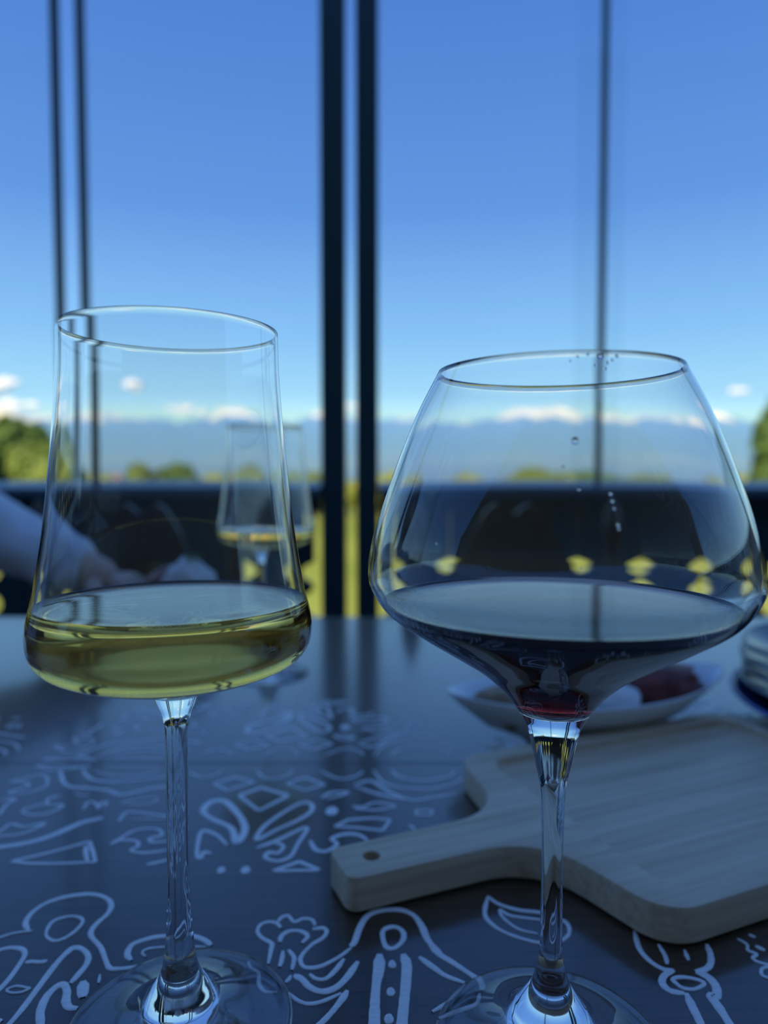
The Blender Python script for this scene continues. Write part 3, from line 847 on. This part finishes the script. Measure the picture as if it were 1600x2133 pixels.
# ------------------------------------------------------------------ chairs beyond the table
def chair(loc, label):
    c_ = empty('carved_chair', loc)
    tag(c_, label, 'chair', 'carved chairs on the far side')
    H_ = 0.0; w = .185
    zf = -FLOOR
    for s in (-1, 1):
        lathe('back_post', [(0, 0), (.017, 0), (.019, .02), (.019, .42), (.022, .44), (.019, .46), (.018, .80), (.014, .815), (.020, .835), (.017, .86), (.010, .885), (.004, .900), (0, .903)], M['chair_wood'], c_, 16, (s * w, 0, 0))
        lathe('leg', [(0, 0), (.014, 0), (.018, .05), (.021, .2), (.018, .36), (.020, .43), (0, .43)], M['chair_wood'], c_, 16, (s * w, -.36, 0))
    box('seat', -w - .02, w + .02, -.39, .02, .43, .455, M['chair_wood'], c_, .008)
    for z in (.16, .26):
        box('stretcher', -w, w, -.008, .008, z - .012, z + .012, M['chair_wood'], c_, .003)
    box('stretcher', -w, w, -.368, -.352, .20 - .012, .20 + .012, M['chair_wood'], c_, .003)
    for s in (-1, 1):
        box('stretcher', s * w - .008, s * w + .008, -.352, -.008, .14, .165, M['chair_wood'], c_, .003)
    # heart-topped back board
    topc = [(-w, .66), (-.15, .715), (-.105, .775), (-.072, .845), (-.050, .880), (-.031, .891), (-.015, .884), (0, .872), (.015, .884), (.031, .891), (.050, .880), (.072, .845), (.105, .775), (.15, .715), (w, .66)]
    topc = [(p.x, p.y) for p in (v.to_2d() for v in catmull([(a, b_, 0) for a, b_ in topc], 4))]
    botc = [(x, .575 + .03 * math.cos(x / w * PI)) for x in [w - 2 * w * i / 24 for i in range(25)]]
    L_ = topc + botc
    bm = bmesh.new(); A = [bm.verts.new((x, -.009, z)) for x, z in L_]; B = [bm.verts.new((x, .009, z)) for x, z in L_]
    for i in range(len(L_)):
        j = (i + 1) % len(L_); bm.faces.new((A[i], A[j], B[j], B[i]))
    f1 = bm.faces.new(A); f2 = bm.faces.new(list(reversed(B)))
    bmesh.ops.triangulate(bm, faces=[f1, f2])
    bmobj('back_board', bm, M['chair_wood'], c_)
    for i in range(3):
        x = -.09 + .09 * i
        lathe('spindle', [(0, .455), (.008, .455), (.012, .50), (.008, .55), (.008, .61), (0, .61)], M['chair_wood'], c_, 12, (x, 0, 0))
    return c_
chair((.235, 1.30, FLOOR), 'brown carved chair with a double-humped back behind the red wine')
chair((-.455, 1.32, FLOOR), 'brown carved chair with a double-humped back behind the amber wine')

# ------------------------------------------------------------------ person at the left end of the table
def skin_mesh(name, pts, edges, radii, material, parent=None, sub=2, root=0):
    me = bpy.data.meshes.new(name); me.from_pydata(pts, edges, []); me.materials.append(material); me.update()
    o = bpy.data.objects.new(name, me); col.objects.link(o)
    if parent: o.parent = parent
    md = o.modifiers.new('skin', 'SKIN'); md.use_smooth_shade = True; md.branch_smoothing = .6
    sk = me.skin_vertices[0].data
    for i, r in enumerate(radii):
        sk[i].radius = (r, r) if isinstance(r, (int, float)) else r
        sk[i].use_root = (i == root)
    s = o.modifiers.new('sub', 'SUBSURF'); s.levels = sub; s.render_levels = sub
    return o
PL = Vector((-1.0, .76, FLOOR))
person = empty('person', PL)
tag(person, 'seated person in a white shirt reaching a sleeved arm over the table', 'person')
def rel(p): return tuple(Vector(p) - PL)
# body: legs, torso, neck and head carrier, both arms down to the wrists - one continuous surface
Bp = [(-1.03, .76, -.20), (-1.03, .76, -.02), (-1.02, .76, .14), (-1.01, .76, .27), (-.995, .76, .36), (-.985, .76, .40), (-.975, .76, .455), (-.970, .76, .52),
      (-1.03, .86, -.22), (-.62, .87, -.24), (-.60, .87, -.62), (-.60, .87, -.71), (-.47, .87, -.725),
      (-1.03, .66, -.22), (-.62, .65, -.24), (-.60, .65, -.62), (-.60, .65, -.71), (-.47, .65, -.725),
      (-.995, .93, .265), (-.63, .905, .185), (-.362, .875, .070), (-.335, .872, .060),
      (-1.0, .625, .255), (-.93, .54, .02), (-.70, .60, .050), (-.665, .61, .045)]
Be = [(0, 1), (1, 2), (2, 3), (3, 4), (4, 5), (5, 6), (6, 7), (0, 8), (8, 9), (9, 10), (10, 11), (11, 12), (0, 13), (13, 14), (14, 15), (15, 16), (16, 17),
      (3, 18), (18, 19), (19, 20), (20, 21), (3, 22), (22, 23), (23, 24), (24, 25)]
Br = [(.12, .13), .10, .10, .070, .050, .058, .085, .075, .085, .06, .045, .04, .035, .085, .06, .045, .04, .035, .038, .034, .026, .023, .030, .030, .026, .023]
skin_mesh('body', [rel(p) for p in Bp], Be, Br, M['skin'], person)
# shirt over torso and arms; cuffs end short of the wrists
Sp = [Bp[0], Bp[1], Bp[2], Bp[3], (-.998, .76, .335), Bp[18], (-.80, .918, .232), (-.64, .905, .188), (-.56, .900, .152), (-.47, .888, .118), (-.395, .879, .084), (-.372, .876, .074),
      (-1.0, .60, .262)]
Se = [(0, 1), (1, 2), (2, 3), (3, 4), (3, 5), (5, 6), (6, 7), (7, 8), (8, 9), (9, 10), (10, 11), (3, 12)]
Sr = [.165, .148, .158, .145, .078, .084, .066, .060, .052, .044, .040, .036, .082]
sh = skin_mesh('shirt', [rel(p) for p in Sp], Se, Sr, M['shirt'], person, 3)
tx = bpy.data.textures.new('cloth_folds', 'CLOUDS'); tx.noise_scale = .07
dm = sh.modifiers.new('folds', 'DISPLACE'); dm.texture = tx; dm.strength = .022; dm.mid_level = .5
tube('sleeve', [rel(p) for p in ((-1.005, .625, .300), (-1.0, .585, .262), (-.972, .552, .16), (-.940, .540, .06), (-.905, .542, .025), (-.81, .568, .038), (-.715, .595, .050))], [.045, .082, .074, .066, .064, .050, .041], M['shirt'], person, 18, 6)
# trousers
Tp = [Bp[0], Bp[8], Bp[9], Bp[10], (-.60, .87, -.69), Bp[13], Bp[14], Bp[15], (-.60, .65, -.69), (-1.03, .76, -.10)]
skin_mesh('trousers', [rel(p) for p in Tp], [(0, 1), (1, 2), (2, 3), (3, 4), (0, 5), (5, 6), (6, 7), (7, 8), (0, 9)], [.17, .11, .085, .06, .058, .11, .085, .06, .058, .168], M['trousers'], person)
hd = blob('head', rel((-.955, .76, .500)), (.092, .078, .118), M['skin'], person, .05, 1.2, 9)
nose = tube('nose', [rel((-.868, .76, .530)), rel((-.850, .76, .500)), rel((-.862, .76, .480))], [.008, .014, .011], M['skin'], person, 8)
for s in (-1, 1):
    blob('eye', rel((-.872, .76 + s * .032, .517)), (.009, .014, .008), M['eye'], person, 0, 1, 0, 2)
    blob('ear', rel((-.965, .76 + s * .080, .500)), (.018, .010, .030), M['skin'], person, .05, 2, 0, 2)
blob('mouth', rel((-.869, .76, .450)), (.008, .024, .007), M['lip'], person, 0, 1, 0, 2)
blob('hair', rel((-.978, .76, .545)), (.098, .088, .092), M['hair'], person, .12, 3, 4)
# hands: palm and five separate fingers, loosely closed and resting on the table
def hand(wx, wy, wz, side):
    P = []; E = []; R = []
    def add(p, r, par=None):
        P.append(rel(p)); R.append(r)
        if par is not None: E.append((par, len(P) - 1))
        return len(P) - 1
    w0 = add((wx, wy, wz), (.022, .018)); p1 = add((wx + .026, wy, wz - .001), (.028, .016), w0); p2 = add((wx + .050, wy, wz - .006), (.032, .014), p1)
    for k, (dy, ln) in enumerate(((-.031, .90), (-.011, 1.0), (.010, .96), (.029, .78))):
        a_ = add((wx + .062, wy + dy, wz - .008), .0098, p2)
        b_ = add((wx + .062 + .018 * ln, wy + dy * 1.06, wz - .022), .0092, a_)
        c_ = add((wx + .062 + .010 * ln, wy + dy * 1.08, max(.012, wz - .044)), .0085, b_)
        add((wx + .062 - .012 * ln, wy + dy * 1.05, max(.0085, wz - .050)), .0072, c_)
    t1 = add((wx + .028, wy + side * .034, wz - .014), .0115, p1)
    t2 = add((wx + .050, wy + side * .046, wz - .026), .0100, t1)
    add((wx + .070, wy + side * .040, max(.0095, wz - .036)), .0082, t2)
    return skin_mesh('hand', P, E, R, M['skin'], person, 2)
h1 = hand(-.380, .876, .066, -1)
h2 = hand(-.700, .60, .050, 1)
# simple stool under the person
st_ = empty('stool', (-1.05, .76, FLOOR)); tag(st_, 'dark wooden stool under the person in the white shirt', 'stool')
box('seat', -.20, .20, -.20, .20, .38, .42, M['chair_wood'], st_, .008)
for sx in (-1, 1):
    for sy in (-1, 1):
        box('leg', sx * .16 - .02, sx * .16 + .02, sy * .16 - .02, sy * .16 + .02, 0, .38, M['chair_wood'], st_, .004)

# ------------------------------------------------------------------ landscape
GZ = -4.0
V, Fc = [], []; NX, NY = 60, 60
for j in range(NY + 1):
    y = -60 + (4600 + 60) * (j / NY) ** 2.2
    for i in range(NX + 1):
        u = i / NX * 2 - 1
        x = u * (160 + y * 1.1)
        z = GZ + (mnoise.noise(Vector((x * .02, y * .02, 0))) * .25 if y > 12 else 0) - max(0, y - 60) * .012
        V.append((x, y, z))
for j in range(NY):
    for i in range(NX):
        a_ = j * (NX + 1) + i; Fc.append((a_, a_ + 1, a_ + NX + 2, a_ + NX + 1))
tag(obj('ground', V, Fc, M['grass'], None, True), 'sunlit yellow-green meadow sloping down to the valley', kind='structure')

def ridge(name, dist, depth, hfun, material, label, n=260, rows=14, wide=1.15, base=-60, rough=1.):
    V, Fc = [], []
    for j in range(rows + 1):
        t = j / rows
        y = dist - depth * (1 - t)
        prof = t ** 1.15
        for i in range(n + 1):
            u = i / n * 2 - 1; x = u * dist * wide
            h = hfun(x / dist)
            z = base + (h - base) * prof
            z += rough * (1 - .35 * t) * t * 70 * mnoise.fractal(Vector((x * .0028, y * .0045, 3.3)), 1., 2., 4)
            V.append((x, y + 120 * mnoise.noise(Vector((x * .002, t * 2, 8))), z))
    for i in range(n + 1):                       # back slope
        V.append((V[rows * (n + 1) + i][0], dist + depth * .6, base))
    for j in range(rows + 1):
        for i in range(n):
            a_ = j * (n + 1) + i; Fc.append((a_, a_ + 1, a_ + n + 2, a_ + n + 1))
    return tag(obj(name, V, Fc, material, None, True), label, 'mountain')
def far_h(u):        # ridge height as tangent of elevation, read along the skyline
    n_ = mnoise.fractal(Vector((u * 9, 1.7, 0)), 1., 2., 5)
    bump = .012 * math.exp(-((u + .47) / .05) ** 2) + .010 * math.exp(-((u + .20) / .06) ** 2) + .012 * math.exp(-((u - .22) / .07) ** 2) + .007 * math.exp(-((u - .40) / .05) ** 2)
    return 4200 * (.083 + .012 * n_ + bump)
ridge('mountain_range', 4200, 900, far_h, M['mountain'], 'long blue mountain range with snowy crests along the horizon')
def mid_h(u):
    return 3000 * (.036 + .014 * mnoise.fractal(Vector((u * 7, 9.2, 0)), 1., 2., 4))
ridge('foothills', 3300, 500, mid_h, M['foothill'], 'low wooded foothills in front of the snowy mountain range', base=-50, rough=.5)
hz = box('valley_haze', -6500, 6500, 2500, 3250, -60, 290, M['haze'])
tag(hz, 'thin blue haze lying over the valley before the mountains', kind='stuff')

# trees
def tree(x, y, h, w, leaf, label, name='tree', n=1500, size=.22, narrow=False, group='trees beyond the terrace', gz=None):
    gz = GZ - max(0, y - 60) * .012 - .1 if gz is None else gz
    t = empty(name, (x, y, gz))
    tag(t, label, 'tree', group)
    rnd = random.Random(int(x * 131 + y * 17))
    tube('trunk', [(0, 0, 0), (rnd.uniform(-.1, .1), 0, h * .35), (rnd.uniform(-.2, .2), .1, h * .75)], [h * .035, h * .025, h * .01], M['bark'], t, 8)
    V, Fc = [], []
    lobes = []
    for k in range(9 if not narrow else 6):
        if narrow: lobes.append((0, 0, h * (.25 + .13 * k), w * (.5 - .05 * k), h * .14))
        else:
            a_ = rnd.uniform(0, 2 * PI); q = rnd.uniform(.1, .62)
            lobes.append((math.cos(a_) * w * .5 * q, math.sin(a_) * w * .5 * q, h * rnd.uniform(.42, .82), w * rnd.uniform(.22, .34), h * rnd.uniform(.14, .2)))
    if not narrow: lobes.append((0, 0, h * .82, w * .25, h * .18))
    for k in range(n):
        cx, cy, cz, rr, rh = rnd.choice(lobes)
        d = Vector((rnd.gauss(0, 1), rnd.gauss(0, 1), rnd.gauss(0, 1))).normalized() * rnd.uniform(.72, 1.05)
        p = Vector((cx + d.x * rr, cy + d.y * rr, cz + d.z * rh))
        a_ = Vector((rnd.gauss(0, 1), rnd.gauss(0, 1), rnd.gauss(0, 1))).normalized(); b_ = a_.orthogonal().normalized()
        s = size * rnd.uniform(.6, 1.3)
        i0 = len(V)
        V += [p - a_ * s, p + b_ * s * .5 + a_ * .1 * s, p + a_ * s, p - b_ * s * .5 + a_ * .1 * s]
        Fc.append((i0, i0 + 1, i0 + 2, i0 + 3))
    # dense heart of the crown, so that no sky shows through its middle
    fo = obj('foliage', V, Fc, M[leaf], t)
    for k, (cx, cy, cz, rr, rh) in enumerate(lobes):
        blob('bough', (cx, cy, cz), (rr * .86, rr * .86, rh * .86), M[leaf], t, .25, 2.5, k, 2)
    return t
def at(px, d):                     # x of a bearing at distance d
    return (px - 800) / FPX * d
def top(py, d): return CAM_H + (994 - py) / FPX * d
def plant(px, py_top, d, w_px, leaf, label, **kw):
    gz = GZ - max(0, d - 60) * .012 - .1
    h = (top(py_top, d) - gz) / .98
    return tree(at(px, d), d, h, w_px / FPX * d, leaf, label, **kw)
plant(28, 868, 42, 170, 'leaf_b', 'tall dark tree at the left edge left of the amber wine', n=3200, size=.30)
plant(95, 925, 38, 150, 'leaf_a', 'bushy olive tree just right of the tall dark tree at the left', n=2200, size=.26)
plant(-90, 900, 38, 160, 'leaf_a', 'olive tree beyond the left edge of the picture', n=1500, size=.26)
plant(285, 972, 60, 110, 'leaf_a', 'left of two round green trees seen through the amber wine glass', n=1700, size=.3)
plant(375, 970, 62, 140, 'leaf_b', 'right of two round green trees seen through the amber wine glass', n=1700, size=.3)
plant(540, 972, 58, 120, 'leaf_a', 'green tree behind the farther white wine glass', n=1700, size=.3)
plant(1612, 838, 40, 110, 'leaf_b', 'tall dark tree at the right edge beside the red wine', n=3000, size=.3)
plant(1720, 880, 44, 170, 'leaf_a', 'olive tree beyond the right edge of the picture', n=1500, size=.3)
plant(960, 990, 66, 130, 'leaf_c', 'low yellow-green tree at the left inside the red wine glass', n=1500, size=.3)
plant(1110, 978, 60, 190, 'leaf_a', 'wide green tree at the middle inside the red wine glass', n=2200, size=.32)
plant(1215, 985, 64, 170, 'leaf_b', 'dark green tree right of the wide green tree inside the red wine glass', n=1700, size=.32)
plant(1360, 992, 70, 200, 'leaf_a', 'low olive tree at the right inside the red wine glass', n=1700, size=.32)
plant(1530, 988, 72, 160, 'leaf_c', 'low yellow-green tree right of the red wine glass', n=1500, size=.32)
plant(820, 985, 75, 110, 'leaf_c', 'low yellow-green tree just right of the middle posts', n=1500, size=.32)
plant(660, 984, 75, 110, 'leaf_a', 'low olive tree just left of the middle posts', n=1500, size=.32)
plant(730, 1003, 80, 60, 'leaf_c', 'low yellow bush seen in the slit between the middle posts', n=900, size=.32)
plant(180, 990, 80, 140, 'leaf_c', 'low yellow-green tree behind the left rim of the amber wine glass', n=1200, size=.32)
plant(455, 990, 85, 120, 'leaf_c', 'low yellow-green tree between the round trees and the farther glass', n=1200, size=.32)

# a white house in the valley
hs = empty('house', (at(212, 95), 95, top(1030, 95))); tag(hs, 'small white house in the valley seen through the amber wine glass', 'building')
box('wall', -2.0, 2.0, -1.5, 1.5, -3, 1.7, M['house'], hs)
V = [(-2.2, -1.8, 1.65), (2.2, -1.8, 1.65), (2.2, 1.8, 1.65), (-2.2, 1.8, 1.65), (-2.2, 0, 2.5), (2.2, 0, 2.5)]
obj('roof', V, [(0, 1, 5, 4), (2, 3, 4, 5), (0, 4, 3), (1, 2, 5), (0, 3, 2, 1)], M['roof'], hs)
for x in (-1.1, .9): box('window', x - .35, x + .35, -1.53, -1.49, -.2, .7, M['house_glass'], hs)

# clouds, far beyond the ridge
def cloud(px, py, wpx, hpx, seed, label, d=5600):
    rnd = random.Random(seed); bm = bmesh.new()
    cx, cz = at(px, d), CAM_H + (994 - py) / FPX * d; w, h = wpx / FPX * d, hpx / FPX * d
    for k in range(9):
        q = rnd.uniform(-.42, .42)
        r = h * rnd.uniform(.28, .48) * (1 - abs(q))
        mt = Matrix.Translation((q * w, rnd.uniform(-.3, .3) * h, rnd.uniform(-.22, .22) * h)) @ Matrix.Diagonal((1.7, 1.2, .9, 1))
        bmesh.ops.create_icosphere(bm, subdivisions=3, radius=r, matrix=mt)
    for v in bm.verts: v.co += Vector((1, 1, 1)) * mnoise.noise(v.co * (3 / h)) * h * .08
    return tag(bmobj('cloud', bm, M['cloud'], None, True, (cx, d, cz)), label, 'cloud', 'clouds over the mountains')
cloud(18, 802, 95, 34, 1, 'white cloud at the left edge above the tall dark tree')
cloud(30, 842, 130, 24, 2, 'flat white cloud hugging the ridge at the left edge')
cloud(275, 808, 30, 26, 3, 'tiny puffy cloud seen through the amber wine glass')
cloud(425, 858, 190, 24, 4, 'long white cloud on the ridge behind the amber wine glass')
cloud(1150, 862, 130, 26, 5, 'white cloud on the ridge behind the red wine glass at the middle')
cloud(1345, 876, 150, 20, 6, 'flat white cloud on the ridge behind the red wine glass at the right')
cloud(1535, 815, 50, 18, 7, 'tiny pale cloud right of the red wine glass')
cloud(735, 850, 60, 18, 8, 'small pinkish cloud on the ridge in the slit between the posts')
